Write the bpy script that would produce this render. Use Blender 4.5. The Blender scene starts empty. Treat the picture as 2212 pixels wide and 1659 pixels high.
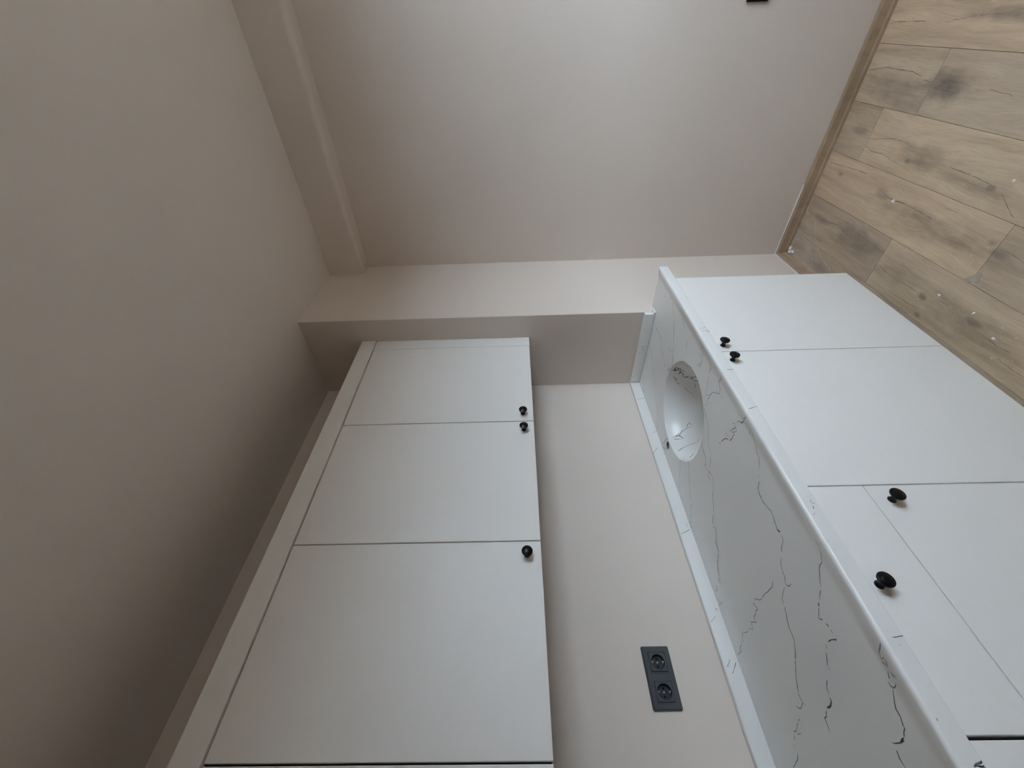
import bpy, bmesh, math, random
from mathutils import Vector, Matrix
from mathutils.geometry import delaunay_2d_cdt
random.seed(7)
scene = bpy.context.scene
COL = scene.collection
PI = math.pi

# ------------------------------------------------------------------ camera
# the phone was held sideways: the photograph's left is the room's "up"
CAM = Vector((-1.569, -1.426, 1.4531))
F = Vector((0.74337909, 0.66859205, 0.0192924))
R = Vector((0.66886339, -0.7429307, -0.02599485))
U = Vector((0.00304703, -0.03222801, 0.9994759))
cam = bpy.data.cameras.new('camera')
cam.sensor_fit = 'HORIZONTAL'; cam.sensor_width = 36.0
cam.lens = 877.1984 / 2212 * 36.0
cam.clip_start = 0.02
co = bpy.data.objects.new('camera', cam); COL.objects.link(co)
co.matrix_world = Matrix(((-U.x, R.x, -F.x, CAM.x), (-U.y, R.y, -F.y, CAM.y), (-U.z, R.z, -F.z, CAM.z), (0, 0, 0, 1)))
scene.camera = co

# ------------------------------------------------------------------ sky and exposure
SKY_STRENGTH = 13.9
SKY_COLOR = (0.765, 0.885, 1.06, 1)
GROUND_COLOR = (0.07, 0.066, 0.062, 1)
world = bpy.data.worlds.new('world'); scene.world = world
world.use_nodes = True
wn = world.node_tree; wn.nodes.clear()
wo = wn.nodes.new('ShaderNodeOutputWorld'); wb = wn.nodes.new('ShaderNodeBackground')
tc = wn.nodes.new('ShaderNodeTexCoord'); sx = wn.nodes.new('ShaderNodeSeparateXYZ'); rp = wn.nodes.new('ShaderNodeValToRGB')
rp.color_ramp.elements[0].position = 0.0; rp.color_ramp.elements[0].color = GROUND_COLOR
rp.color_ramp.elements[1].position = 0.07; rp.color_ramp.elements[1].color = SKY_COLOR
wn.links.new(tc.outputs['Generated'], sx.inputs[0]); wn.links.new(sx.outputs['Z'], rp.inputs[0])
wn.links.new(rp.outputs[0], wb.inputs[0]); wb.inputs[1].default_value = SKY_STRENGTH
wn.links.new(wb.outputs[0], wo.inputs[0])
scene.view_settings.view_transform = 'Standard'
scene.view_settings.look = 'None'
scene.view_settings.exposure = 0.0
scene.view_settings.gamma = 1.0
scene.view_settings.use_curve_mapping = False
scene.cycles.use_denoising = True
scene.cycles.max_bounces = 11
scene.cycles.diffuse_bounces = 9
scene.cycles.glossy_bounces = 3
scene.cycles.use_adaptive_sampling = True
scene.cycles.adaptive_threshold = 0.2
scene.cycles.adaptive_min_samples = 20
scene.cycles.transparent_max_bounces = 16

# the window in the wall opposite the kitchen units (behind the camera); its opening guides the daylight sampling
WX0, WX1, WZ0, WZ1, WY = -0.90, 0.30, 1.00, 2.26, -2.50
pl = bpy.data.lights.new('window_portal', 'AREA'); pl.shape = 'RECTANGLE'
pl.size = WX1 - WX0; pl.size_y = WZ1 - WZ0; pl.cycles.is_portal = True
po = bpy.data.objects.new('window_portal', pl); COL.objects.link(po)
po.location = ((WX0 + WX1) / 2, WY - 0.06, (WZ0 + WZ1) / 2); po.rotation_euler = (PI / 2, 0, PI)

# ------------------------------------------------------------------ dimensions (metres)
FZ = -0.008                     # floor
ZC = 2.46                       # ceiling
XW = 0.5437                     # right wall
DC = 0.4279                     # depth of the column in the corner
ZT = 0.84                       # worktop
YT = 0.6215; XE = 0.0462; TH = 0.0305
HB = 0.0465; TB = 0.02
YB = 0.5923; YU = 0.3089
ZU, ZUT, ZCT = 1.405, 2.1249, 2.1945
XL = -3.3                       # left end of the room

# ------------------------------------------------------------------ helpers
def mat(name, base=(0.8, 0.8, 0.8), rough=0.5, spec=0.5, metal=0.0):
    m = bpy.data.materials.new(name); m.use_nodes = True
    b = m.node_tree.nodes['Principled BSDF']
    b.inputs['Base Color'].default_value = (*base, 1); b.inputs['Roughness'].default_value = rough
    b.inputs['Specular IOR Level'].default_value = spec; b.inputs['Metallic'].default_value = metal
    return m, m.node_tree, b

def N(nt, kind, **kw):
    n = nt.nodes.new(kind)
    for k, v in kw.items(): setattr(n, k, v)
    return n

def link(nt, a, b): nt.links.new(a, b)

def mathn(nt, op, a, b=None, c=None, clamp=False):
    n = nt.nodes.new('ShaderNodeMath'); n.operation = op; n.use_clamp = clamp
    for i, v in enumerate((a, b, c)):
        if v is None: continue
        if isinstance(v, (int, float)): n.inputs[i].default_value = v
        else: nt.links.new(v, n.inputs[i])
    return n.outputs[0]

def mixc(nt, fac, a, b, mode='MIX'):
    n = nt.nodes.new('ShaderNodeMix'); n.data_type = 'RGBA'; n.blend_type = mode
    for sock, v in ((n.inputs[0], fac), (n.inputs[6], a), (n.inputs[7], b)):
        if isinstance(v, (int, float)): sock.default_value = v
        elif isinstance(v, tuple): sock.default_value = (*v, 1) if len(v) == 3 else v
        else: nt.links.new(v, sock)
    return n.outputs[2]

def noise(nt, vec, scale, detail=4, rough=0.55):
    n = nt.nodes.new('ShaderNodeTexNoise'); n.inputs['Scale'].default_value = scale
    n.inputs['Detail'].default_value = detail; n.inputs['Roughness'].default_value = rough
    if vec is not None: nt.links.new(vec, n.inputs['Vector'])
    return n.outputs[0]

def ramp(nt, fac, stops):
    n = nt.nodes.new('ShaderNodeValToRGB'); cr = n.color_ramp
    while len(cr.elements) < len(stops): cr.elements.new(0.5)
    for e, (p, c) in zip(cr.elements, stops):
        e.position = p; e.color = (*c, 1) if isinstance(c, tuple) else (c, c, c, 1)
    nt.links.new(fac, n.inputs[0]); return n.outputs[0]

def bump(nt, bsdf, height, strength, dist=0.001):
    n = nt.nodes.new('ShaderNodeBump'); n.inputs['Strength'].default_value = strength; n.inputs['Distance'].default_value = dist
    nt.links.new(height, n.inputs['Height']); nt.links.new(n.outputs[0], bsdf.inputs['Normal'])

def position(nt): return nt.nodes.new('ShaderNodeNewGeometry').outputs['Position']

def scaled(nt, vec, s):
    n = nt.nodes.new('ShaderNodeVectorMath'); n.operation = 'MULTIPLY'; n.inputs[1].default_value = s
    nt.links.new(vec, n.inputs[0]); return n.outputs[0]

# ---- mesh builders: a list of (verts, faces) gathered into one mesh
class MB:
    def __init__(self): self.bm = bmesh.new()
    def box(self, x0, x1, y0, y1, z0, z1):
        v = [self.bm.verts.new(p) for p in ((x0, y0, z0), (x1, y0, z0), (x1, y1, z0), (x0, y1, z0), (x0, y0, z1), (x1, y0, z1), (x1, y1, z1), (x0, y1, z1))]
        for f in ((0, 3, 2, 1), (4, 5, 6, 7), (0, 1, 5, 4), (1, 2, 6, 5), (2, 3, 7, 6), (3, 0, 4, 7)): self.bm.faces.new([v[i] for i in f])
        return self
    def prism(self, prof, a, b, fn):            # prof: closed 2D profile, fn(u, v, t) -> xyz
        A = [self.bm.verts.new(fn(u, v, a)) for u, v in prof]; B = [self.bm.verts.new(fn(u, v, b)) for u, v in prof]
        n = len(prof)
        for i in range(n): self.bm.faces.new((A[i], A[(i + 1) % n], B[(i + 1) % n], B[i]))
        self.bm.faces.new(A[::-1]); self.bm.faces.new(B); return self
    def lathe(self, prof, fn, seg=32, cap0=False, cap1=True):   # prof: (radius, height), fn(x, y, h) -> xyz
        rings = []
        for r, h in prof:
            rings.append([self.bm.verts.new(fn(r * math.cos(2 * PI * k / seg), r * math.sin(2 * PI * k / seg), h)) for k in range(seg)])
        for a, b in zip(rings, rings[1:]):
            for k in range(seg): self.bm.faces.new((a[k], a[(k + 1) % seg], b[(k + 1) % seg], b[k]))
        if cap0: self.bm.faces.new(rings[0][::-1])
        if cap1: self.bm.faces.new(rings[-1])
        return self
    def quads(self, vs, fs):
        v = [self.bm.verts.new(p) for p in vs]
        for f in fs:
            try: self.bm.faces.new([v[i] for i in f])
            except ValueError: pass
        return self
    def build(self, name, material, parent=None, bevel=0.0, seg=2, smooth=False, origin=None, fixn=True):
        bm = self.bm
        if bevel > 0:
            bmesh.ops.remove_doubles(bm, verts=bm.verts, dist=1e-6)
            ed = [e for e in bm.edges if len(e.link_faces) == 2 and e.calc_face_angle(0) > 0.5]
            bmesh.ops.bevel(bm, geom=ed, offset=bevel, segments=seg, profile=0.5, affect='EDGES', clamp_overlap=True)
        if fixn: bmesh.ops.recalc_face_normals(bm, faces=bm.faces)
        me = bpy.data.meshes.new(name); bm.to_mesh(me); bm.free()
        if smooth:
            for p in me.polygons: p.use_smooth = True
            me.set_sharp_from_angle(angle=math.radians(40))
        me.materials.append(material)
        o = bpy.data.objects.new(name, me); COL.objects.link(o)
        if origin is not None:
            me.transform(Matrix.Translation(-Vector(origin))); o.location = origin
        if parent is not None:
            o.parent = parent; o.matrix_parent_inverse = parent_inv(parent)
        return o

def parent_inv(p):
    # parents are never rotated, and every object keeps its world-space location
    return Matrix.Translation(-Vector(p.location))

def tag(o, label=None, cat=None, group=None, kind=None):
    if label: o['label'] = label
    if cat: o['category'] = cat
    if group: o['group'] = group
    if kind: o['kind'] = kind
    return o

def thing(name, label, cat, loc, group=None):
    o = bpy.data.objects.new(name, None); COL.objects.link(o); o.location = loc; o.empty_display_size = 0.05
    return tag(o, label, cat, group)

# ------------------------------------------------------------------ materials
def paint(name, col, rough=0.75):
    m, nt, b = mat(name, col, rough, 0.25)
    p = position(nt)
    a = noise(nt, p, 2.2, 1); c = mixc(nt, ramp(nt, a, [(0.3, 0.0), (0.7, 1.0)]), tuple(x * 0.985 for x in col), tuple(min(1, x * 1.015) for x in col))
    link(nt, c, b.inputs['Base Color'])
    return m
M_WALL = paint('greige wall paint', (0.72, 0.64, 0.575))
M_CEIL = paint('greige ceiling paint', (0.75, 0.685, 0.625))

def lacquer(name, col, rough):
    m, nt, b = mat(name, col, rough, 0.4)
    p = position(nt)
    s = ramp(nt, noise(nt, p, 6.0, 3, 0.6), [(0.45, 0.0), (0.75, 1.0)])
    link(nt, mixc(nt, s, col, tuple(x * 0.985 for x in col)), b.inputs['Base Color'])
    return m
M_WHITE = lacquer('white cabinet laminate', (0.84, 0.825, 0.80), 0.42)
M_CARC_SHADE, _, _ = mat('carcass darkened for gap and hole shade', (0.16, 0.15, 0.145), 0.6, 0.3)  # carcass coloured dark so the door gaps show as lines of shade
M_PLINTH, _, _ = mat('plinth white', (0.7, 0.7, 0.69), 0.5, 0.3)

def quartz(name):
    col = (0.795, 0.79, 0.768)
    m, nt, b = mat(name, col, 0.22, 0.45)
    p = position(nt)
    c = mixc(nt, noise(nt, p, 5.0, 6, 0.65), tuple(x * 0.985 for x in col), tuple(x * 1.015 for x in col))
    fine = ramp(nt, noise(nt, p, 260, 3, 0.6), [(0.66, 0.0), (0.74, 1.0)])
    c = mixc(nt, mathn(nt, 'MULTIPLY', fine, 0.05), c, (0.4, 0.4, 0.41))
    link(nt, c, b.inputs['Base Color'])
    return m
M_QUARTZ = quartz('white quartz')
M_VEIN, nt, b = mat('grey quartz vein', (0.13, 0.13, 0.135), 0.3, 0.4)
link(nt, ramp(nt, noise(nt, position(nt), 90, 4, 0.7), [(0.30, (0.035, 0.035, 0.04)), (0.75, (0.20, 0.20, 0.205))]), b.inputs['Base Color'])

M_BLACK, _, _ = mat('satin black metal', (0.002, 0.002, 0.0025), 0.30, 0.28)
M_ANTHRA, nt, b = mat('anthracite plastic', (0.050, 0.058, 0.065), 0.34, 0.5)
bump(nt, b, noise(nt, position(nt), 1500, 2), 0.04, 0.0002)
M_DARKPL, _, _ = mat('dark socket plastic', (0.016, 0.019, 0.022), 0.45, 0.4)
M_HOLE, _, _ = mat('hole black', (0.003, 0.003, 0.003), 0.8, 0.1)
M_STEEL, _, _ = mat('bright metal', (0.62, 0.62, 0.62), 0.3, 0.5, 1.0)
M_PLASTER, nt, b = mat('white plaster', (0.80, 0.78, 0.74), 0.9, 0.2)
bump(nt, b, noise(nt, position(nt), 300, 4), 0.5, 0.002)
M_SEAL, _, _ = mat('white sealant', (0.74, 0.71, 0.67), 0.7, 0.2)
M_FRAME, _, _ = mat('white window plastic', (0.75, 0.75, 0.74), 0.4, 0.4)
M_STONE, _, _ = mat('pale stone sill', (0.6, 0.58, 0.55), 0.4, 0.4)

# floor laminate: rustic oak
GS = (1.4531 - FZ) / 1.4531
def g2(x, y): return (CAM.x + (x - CAM.x) * GS, CAM.y + (y - CAM.y) * GS)
KNOTS = [  # x, y, rx, ry, strength : dark patches in the oak pattern
    (0.100, -1.209, 0.10, 0.045, 1.0), (0.194, -1.199, 0.020, 0.014, 0.55), (0.027, -1.010, 0.15, 0.045, 0.55), (0.093, -0.987, 0.018, 0.013, 0.8),
    (-0.251, -0.994, 0.022, 0.012, 0.9), (0.0, -1.392, 0.16, 0.020, 0.75), (0.397, -0.863, 0.020, 0.010, 0.6), (0.305, -1.180, 0.20, 0.050, 0.50),
    (-0.363, -0.868, 0.018, 0.012, 0.7), (-0.399, -0.851, 0.040, 0.016, 0.65), (-0.28, -0.637, 0.022, 0.015, 0.85), (-0.475, -0.657, 0.045, 0.016, 0.9),
    (-0.307, -0.576, 0.014, 0.009, 0.8), (-0.152, -0.660, 0.13, 0.045, 0.5), (0.129, -0.674, 0.16, 0.05, 0.75), (0.46, -0.51, 0.06, 0.035, 0.55),
    (0.264, -0.486, 0.09, 0.025, 0.65), (0.343, -0.534, 0.02, 0.012, 0.5), (0.118, -0.860, 0.05, 0.022, 0.6), (0.397, -1.031, 0.06, 0.018, 0.6),
    (0.384, -0.668, 0.07, 0.016, 0.6), (-0.125, -0.840, 0.30, 0.045, 0.5), (-0.20, -0.990, 0.24, 0.030, 0.45), (-0.45, -0.645, 0.22, 0.05, 0.5)]
def oak(name, knots=True, along_y=False):
    m, nt, b = mat(name, (0.4, 0.3, 0.2), 0.42, 0.35)
    p = position(nt)
    oi = nt.nodes.new('ShaderNodeObjectInfo')
    off = N(nt, 'ShaderNodeCombineXYZ'); link(nt, mathn(nt, 'MULTIPLY', oi.outputs['Random'], 37.0), off.inputs[0]); link(nt, mathn(nt, 'MULTIPLY', oi.outputs['Random'], 11.0), off.inputs[1])
    add = N(nt, 'ShaderNodeVectorMath', operation='ADD'); link(nt, p, add.inputs[0]); link(nt, off.outputs[0], add.inputs[1])
    q = add.outputs[0]
    if along_y:
        rot = N(nt, "ShaderNodeVectorRotate", rotation_type="Z_AXIS"); rot.inputs["Angle"].default_value = PI / 2; link(nt, q, rot.inputs["Vector"]); q = rot.outputs[0]
    warp = noise(nt, scaled(nt, q, (2.0, 6.0, 1.0)), 1.0, 3)
    wv = N(nt, 'ShaderNodeCombineXYZ'); link(nt, mathn(nt, 'MULTIPLY', mathn(nt, 'SUBTRACT', warp, 0.5), 0.10), wv.inputs[1])
    add2 = N(nt, 'ShaderNodeVectorMath', operation='ADD'); link(nt, q, add2.inputs[0]); link(nt, wv.outputs[0], add2.inputs[1])
    grain = noise(nt, scaled(nt, add2.outputs[0], (2.2, 24.0, 1.0)), 1.0, 6, 0.6)
    fine = noise(nt, scaled(nt, add2.outputs[0], (14.0, 260.0, 1.0)), 1.0, 3, 0.6)
    broad = noise(nt, scaled(nt, q, (1.6, 4.5, 1.0)), 1.0, 3)
    c = ramp(nt, grain, [(0.28, (0.38, 0.285, 0.195)), (0.45, (0.57, 0.445, 0.31)), (0.58, (0.66, 0.525, 0.37)), (0.75, (0.74, 0.60, 0.43))])
    c = mixc(nt, mathn(nt, 'MULTIPLY', ramp(nt, broad, [(0.40, 0.0), (0.68, 1.0)]), 0.45), c, (0.45, 0.36, 0.285))
    c = mixc(nt, mathn(nt, 'MULTIPLY', ramp(nt, fine, [(0.35, 1.0), (0.55, 0.0)]), 0.22), c, (0.26, 0.19, 0.14))
    c = mixc(nt, 1.0, c, oi.outputs['Color'], 'MULTIPLY')
    if knots:
        acc = None
        jit = noise(nt, p, 16.0, 4, 0.6)
        for kx, ky, rx, ry, st in KNOTS:
            kx, ky = g2(kx, ky)
            sub = N(nt, 'ShaderNodeVectorMath', operation='SUBTRACT'); link(nt, p, sub.inputs[0]); sub.inputs[1].default_value = (kx, ky, FZ)
            ln = N(nt, 'ShaderNodeVectorMath', operation='LENGTH'); link(nt, scaled(nt, sub.outputs[0], (1 / rx, 1 / ry, 0)), ln.inputs[0])
            d = mathn(nt, 'ADD', ln.outputs['Value'], mathn(nt, 'MULTIPLY', mathn(nt, 'SUBTRACT', jit, 0.5), 1.6))
            mr = N(nt, 'ShaderNodeMapRange', interpolation_type='SMOOTHSTEP'); link(nt, d, mr.inputs[0])
            mr.inputs[1].default_value = 1.5; mr.inputs[2].default_value = 0.0; mr.inputs[3].default_value = 0.0; mr.inputs[4].default_value = st
            acc = mr.outputs[0] if acc is None else mathn(nt, 'MAXIMUM', acc, mr.outputs[0])
        mod = ramp(nt, noise(nt, scaled(nt, p, (14, 60, 1)), 1.0, 4), [(0.3, 1.0), (0.7, 0.62)])
        c = mixc(nt, mathn(nt, 'MULTIPLY', acc, mod), c, (0.15, 0.118, 0.10))
        # plaster dust wiped about in the corner by the column (a stain of its own shape)
        sub = N(nt, 'ShaderNodeVectorMath', operation='SUBTRACT'); link(nt, p, sub.inputs[0]); sub.inputs[1].default_value = (0.47, -0.49, FZ)
        ln = N(nt, 'ShaderNodeVectorMath', operation='LENGTH'); link(nt, scaled(nt, sub.outputs[0], (1 / 0.26, 1 / 0.17, 0)), ln.inputs[0])
        mr = N(nt, 'ShaderNodeMapRange', interpolation_type='SMOOTHSTEP'); link(nt, ln.outputs['Value'], mr.inputs[0])
        mr.inputs[1].default_value = 1.2; mr.inputs[2].default_value = 0.1; mr.inputs[3].default_value = 0.0; mr.inputs[4].default_value = 1.0
        haze = ramp(nt, noise(nt, scaled(nt, p, (9, 14, 1)), 1.0, 5, 0.65), [(0.35, 0.0), (0.75, 1.0)])
        dust = mathn(nt, 'MULTIPLY', mr.outputs[0], mathn(nt, 'ADD', 0.06, mathn(nt, 'MULTIPLY', haze, 0.45)))
        c = mixc(nt, dust, c, (0.60, 0.53, 0.48))
    link(nt, c, b.inputs['Base Color'])
    bump(nt, b, fine, 0.12, 0.0004)
    return m
M_OAK = oak('rustic oak laminate')
M_OAK_PLAIN = oak('rustic oak laminate, few knots', False)
M_SKIRT = oak('oak skirting foil', False)
M_SKIRT_Y = oak("oak skirting foil lengthwise", False, True)
M_CRACK, _, _ = mat('dark oak crack', (0.19, 0.145, 0.115), 0.5, 0.3)
M_DUST, _, _ = mat('plaster dust', (0.66, 0.56, 0.47), 0.9, 0.1)
M_SUB, _, _ = mat('floor joint', (0.10, 0.075, 0.055), 0.7, 0.2)

def glass(name):
    m = bpy.data.materials.new(name); m.use_nodes = True; nt = m.node_tree; nt.nodes.clear()
    o = nt.nodes.new('ShaderNodeOutputMaterial'); t = nt.nodes.new('ShaderNodeBsdfTransparent'); g = nt.nodes.new('ShaderNodeBsdfGlossy'); x = nt.nodes.new('ShaderNodeMixShader')
    t.inputs[0].default_value = (0.94, 0.96, 0.95, 1); g.inputs['Roughness'].default_value = 0.02
    x.inputs[0].default_value = 0.06
    link(nt, t.outputs[0], x.inputs[1]); link(nt, g.outputs[0], x.inputs[2]); link(nt, x.outputs[0], o.inputs[0]); return m
M_GLASS = glass('window glass')

# marks traced on the quartz and the oak: width, then x, y pairs in tenths of a millimetre
VEINS_T=[[8,-380,-6070,-535,-5729,-655,-5668,-695,-5504,-743,-5413],[11,-1133,-5697,-1281,-5667,-1372,-5788,-1488,-5855,-1599,-5841,-1623,-5743,-1663,-5631,-1845,-5398,-2109,-5357,-2208,-5189,-2396,-4890,-2596,-4523],[10,-2230,-5108,-2573,-4627,-2838,-4331,-2938,-3989,-3068,-3750],[11,-2556,-6059,-2690,-5926,-2809,-5739,-3044,-5628,-3160,-5517],[7,-2766,-6017,-2725,-5882],[10,-3358,-5380,-3455,-5318,-3643,-5322,-3782,-5122,-3896,-4882],[11,-419,-3816,-682,-3838,-716,-3704],[10,-671,-3852,-1289,-3839,-1535,-3639,-1850,-3450,-2058,-3430,-2314,-3181,-2554,-3194],[10,-1289,-3839,-1216,-3675],[11,-230,-2849,-851,-2491,-1202,-2227,-1663,-1912,-2252,-1520,-2508,-1187,-2854,-1105,-3201,-709,-3515,-246],[8,-321,-862,-627,-907,-757,-580,-1028,-265,-1017,-54,-1349,-285,-1311,-335],[8,-2376,-4195,-2348,-4004,-2595,-4063,-2788,-4252,-2744,-4092,-2952,-4042,-3048,-3776],[12,-2757,-3091,-2891,-3384,-3095,-3421,-2850,-3282,-3082,-3587,-3082,-3804,-3183,-3384],[10,-4585,-6004,-4906,-5998,-4752,-5743,-4880,-5735,-4800,-5530,-4911,-5545,-5028,-5797,-4929,-5773],[11,-5034,-5642,-5073,-5494,-4988,-5243,-5105,-5302,-5059,-5410,-4844,-5161],[10,-4988,-5243,-5044,-5121],[11,-5499,-6009,-5633,-5843,-5673,-5702,-5738,-5437,-5842,-5166,-5927,-4869,-6044,-4675],[8,-5774,-5803,-5690,-5681],[11,-6414,-6188,-6512,-6107,-6397,-5804,-6331,-5676,-6345,-5827,-6442,-5912],[13,-6512,-6107,-6410,-5747,-6475,-5667,-6562,-5642,-6640,-5504,-6446,-5321,-6455,-5438],[15,-6421,-5352,-6267,-5189,-6194,-5009,-6195,-4821,-6213,-4608,-6188,-4544],[7,-6710,-5500,-6798,-5513,-6875,-5499],[8,-5940,-4805,-6066,-4887,-6194,-5009],[11,-6149,-4544,-6210,-4370,-6380,-4305,-6602,-4219,-6818,-4092,-6956,-3920,-7039,-3722,-7272,-3621,-7440,-3596,-7499,-3431,-7637,-3352],[10,-6224,-4304,-6330,-4172,-6567,-3726,-6632,-3544],[10,-7540,-3381,-7738,-3081],[16,-6605,-3486,-6739,-3493,-6900,-3233,-7096,-3219,-7307,-3181,-7449,-3004,-7384,-2916,-7635,-2939,-7738,-3028,-7797,-2846,-7978,-2890],[12,-7717,-3000,-7898,-3094,-8056,-3055,-8194,-2884,-8432,-2535,-8600,-2410,-8803,-2230,-8850,-2017,-9010,-1818,-9166,-1984,-9209,-1880,-9320,-1843,-9427,-1610,-9641,-1595,-9764,-1591,-9744,-1418,-9808,-1488,-9867,-1215,-10015,-1133,-10237,-957],[11,-9778,-1442,-9850,-1318,-9942,-1239,-9991,-1109,-10083,-1030,-10203,-1018],[12,-10234,-843,-10308,-923,-10298,-797,-10440,-895],[10,-4308,-373,-4535,-834,-4768,-1159,-4581,-1135,-4448,-668,-4309,-178,-4540,-266,-4873,-582,-4412,-239],[10,-4460,-746,-4501,-412,-4763,-541],[10,-5688,-1388,-5957,-1432,-6209,-1036,-6498,-622,-6704,-406,-7024,-304],[12,-6439,-2114,-6404,-1953,-6602,-1868,-6825,-1586,-7076,-1405,-7312,-1080,-7540,-996,-7652,-921,-7696,-733,-7862,-684,-7920,-450,-8076,-387,-7943,-217,-8100,-224,-8232,-258,-8078,-115],[16,-8219,-6114,-8161,-6041,-8108,-5898,-8095,-5807,-8010,-5649],[12,-8095,-5807,-8015,-5709,-7875,-5614,-7850,-5553,-7963,-5551,-7909,-5481],[13,-7724,-5358,-7835,-5434,-7839,-5358,-7943,-5393,-7798,-5147,-7874,-5292],[15,-7943,-5393,-8017,-5325,-7919,-5190,-7998,-5186,-7979,-5068,-7989,-5008,-7955,-4833,-7806,-4743,-7727,-4663,-7627,-4392],[12,-7639,-4822,-7817,-4880,-7868,-4841],[12,-7695,-5055,-7859,-5121,-7964,-5205],[15,-7606,-5040,-7653,-5081],[13,-7554,-4265,-7621,-4319,-7658,-4273,-7588,-4332],[12,-8095,-5807,-8173,-5860,-8269,-5888],[15,-8345,-5940,-8369,-5890],[11,-8495,-5998,-8471,-5928,-8492,-5842,-8504,-5746],[14,-8495,-5998,-8592,-5978,-8691,-5897,-8816,-5803,-8922,-5732,-9053,-5649,-9162,-5630,-9250,-5541,-9380,-5403],[10,-9034,-5614,-9077,-5658],[10,-9474,-5288,-9523,-5237],[14,-9567,-5157,-9664,-4982,-9776,-4903,-9908,-4910],[15,-9774,-4898,-9978,-4878,-10123,-4926,-10263,-4972,-10400,-5016,-10580,-4922,-10750,-4879,-10855,-4931,-10986,-4908,-11096,-4796,-11140,-4685,-11221,-4547,-11351,-4372,-11535,-4285,-11634,-4261,-11752,-4175,-11828,-4233,-11832,-4374],[10,-10553,-4810,-10591,-4910],[25,-10755,-4873,-10813,-4884,-10855,-4931],[14,-11789,-4075,-11852,-3884,-11915,-3769,-11986,-3722],[13,-11914,-3765,-12156,-3666,-12451,-3498,-12609,-3492,-12752,-3448,-12965,-3243,-13269,-2878,-13554,-2686],[15,-13558,-2635,-13592,-2680,-13734,-2692,-13811,-2502,-13729,-2371],[10,-13734,-2692,-13774,-2782],[12,-13914,-2280,-13963,-2278,-13959,-2183,-14061,-2003,-14096,-1902,-14106,-1831,-14087,-1764],[10,-14116,-1907,-14168,-1932,-14178,-2048,-14097,-2059],[20,-14145,-1754,-14199,-1718,-14233,-1678],[12,-14275,-1658,-14293,-1650],[12,-14301,-1507,-14350,-1597],[16,-14451,-1563,-14505,-1541,-14577,-1411,-14619,-1244,-14655,-1111],[14,-11502,-3743,-11586,-3551,-11592,-3267,-11575,-3098,-11605,-2799,-11528,-2622,-11450,-2508,-11518,-2496,-11559,-2340,-11703,-2478,-11703,-2306,-11762,-2235,-11796,-2052,-11912,-2121,-11822,-1840,-11991,-1779,-11902,-1561,-11930,-1338,-11863,-1112,-11961,-952,-12057,-992,-11980,-849,-12079,-769,-12118,-560,-12177,-648,-12214,-279,-12271,-126,-12347,-239],[9,-10314,-458,-10441,-555,-10448,-344,-10507,-573,-10388,-570],[10,-10672,-318,-10793,-415,-10848,-250,-10841,-549,-10923,-543],[20,-11554,-5990,-11643,-5972,-11708,-5993,-11768,-5986,-11799,-5896],[14,-11799,-5896,-11890,-5798,-11937,-5741,-11962,-5635,-12001,-5534,-12076,-5467,-12114,-5411,-12194,-5359,-12267,-5315],[14,-12299,-5244,-12359,-5140,-12425,-5050],[24,-12440,-4955,-12484,-4969,-12503,-4912],[12,-12520,-4904,-12620,-4772,-12653,-4755,-12682,-4698],[16,-12674,-4729,-12723,-4823,-12817,-4883,-13010,-4921],[20,-13164,-4937,-13126,-4924,-13073,-4704,-13084,-4648],[16,-13068,-4750,-13073,-4641],[15,-13085,-4521,-13159,-4497,-13211,-4392,-13287,-4344,-13399,-4231],[30,-13440,-4224,-13467,-4242,-13474,-4184],[14,-13585,-3989,-13705,-3833,-13775,-3847],[20,-13842,-3808,-13895,-3786,-13963,-3664,-13959,-3543],[16,-13990,-3484,-14071,-3379,-14085,-3308,-14185,-3274,-14263,-3265,-14322,-3237],[16,-13511,-6124,-13573,-6021,-13600,-5899,-13672,-5859,-13681,-5953,-13734,-5963,-13793,-5908,-13712,-5812,-13746,-5832,-13802,-5883],[16,-13847,-5830,-13928,-5749,-13979,-5790,-14013,-5889,-14058,-5738,-14025,-5678,-13954,-5674],[16,-13862,-5898,-13922,-5913,-13971,-5980],[16,-14057,-5698,-14126,-5630,-14206,-5550,-14292,-5505,-14408,-5493,-14504,-5447,-14543,-5455,-14677,-5272,-14668,-5200,-14639,-5317],[18,-14677,-5272,-14685,-5015,-14659,-4960],[16,-14685,-5015,-14762,-4967,-14859,-4949,-14974,-4962]]
VEINS_W=[[12,-3120,-3661,-3043,-3370,-3135,-3622,-3145,-3584,-3066,-3203,-3149,-3086,-3219,-3212,-3329,-3144,-3348,-3297,-5023,-4819,-3433,-3142,-3338,-3198],[10,-3359,-4044,-3340,-3848,-4802,-4880,-5059,-5040],[10,-3003,-3040,-3046,-2772,-3131,-2677],[10,-3237,-2651,-3337,-2550,-3485,-2518,-3607,-2464],[8,-3431,-3049,-3508,-2841],[8,-3767,-2822,-3833,-2627,-4021,-2431,-4280,-2211],[12,-3066,-3203,-3114,-3423,-3125,-3204,-3183,-3114,-3280,-3286,-3377,-3163],[8,-5356,-1097,-5211,-1140,-5171,-1293,-5210,-1454,-5052,-1587],[11,-4636,-1042,-4594,-1079,-4494,-1141,-4462,-1221,-4407,-1333,-4406,-1447,-4421,-1520,-4239,-1557,-4278,-1455,-4386,-1368],[9,-4594,-1079,-4584,-1124,-4383,-1251,-4451,-1266]]
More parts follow.
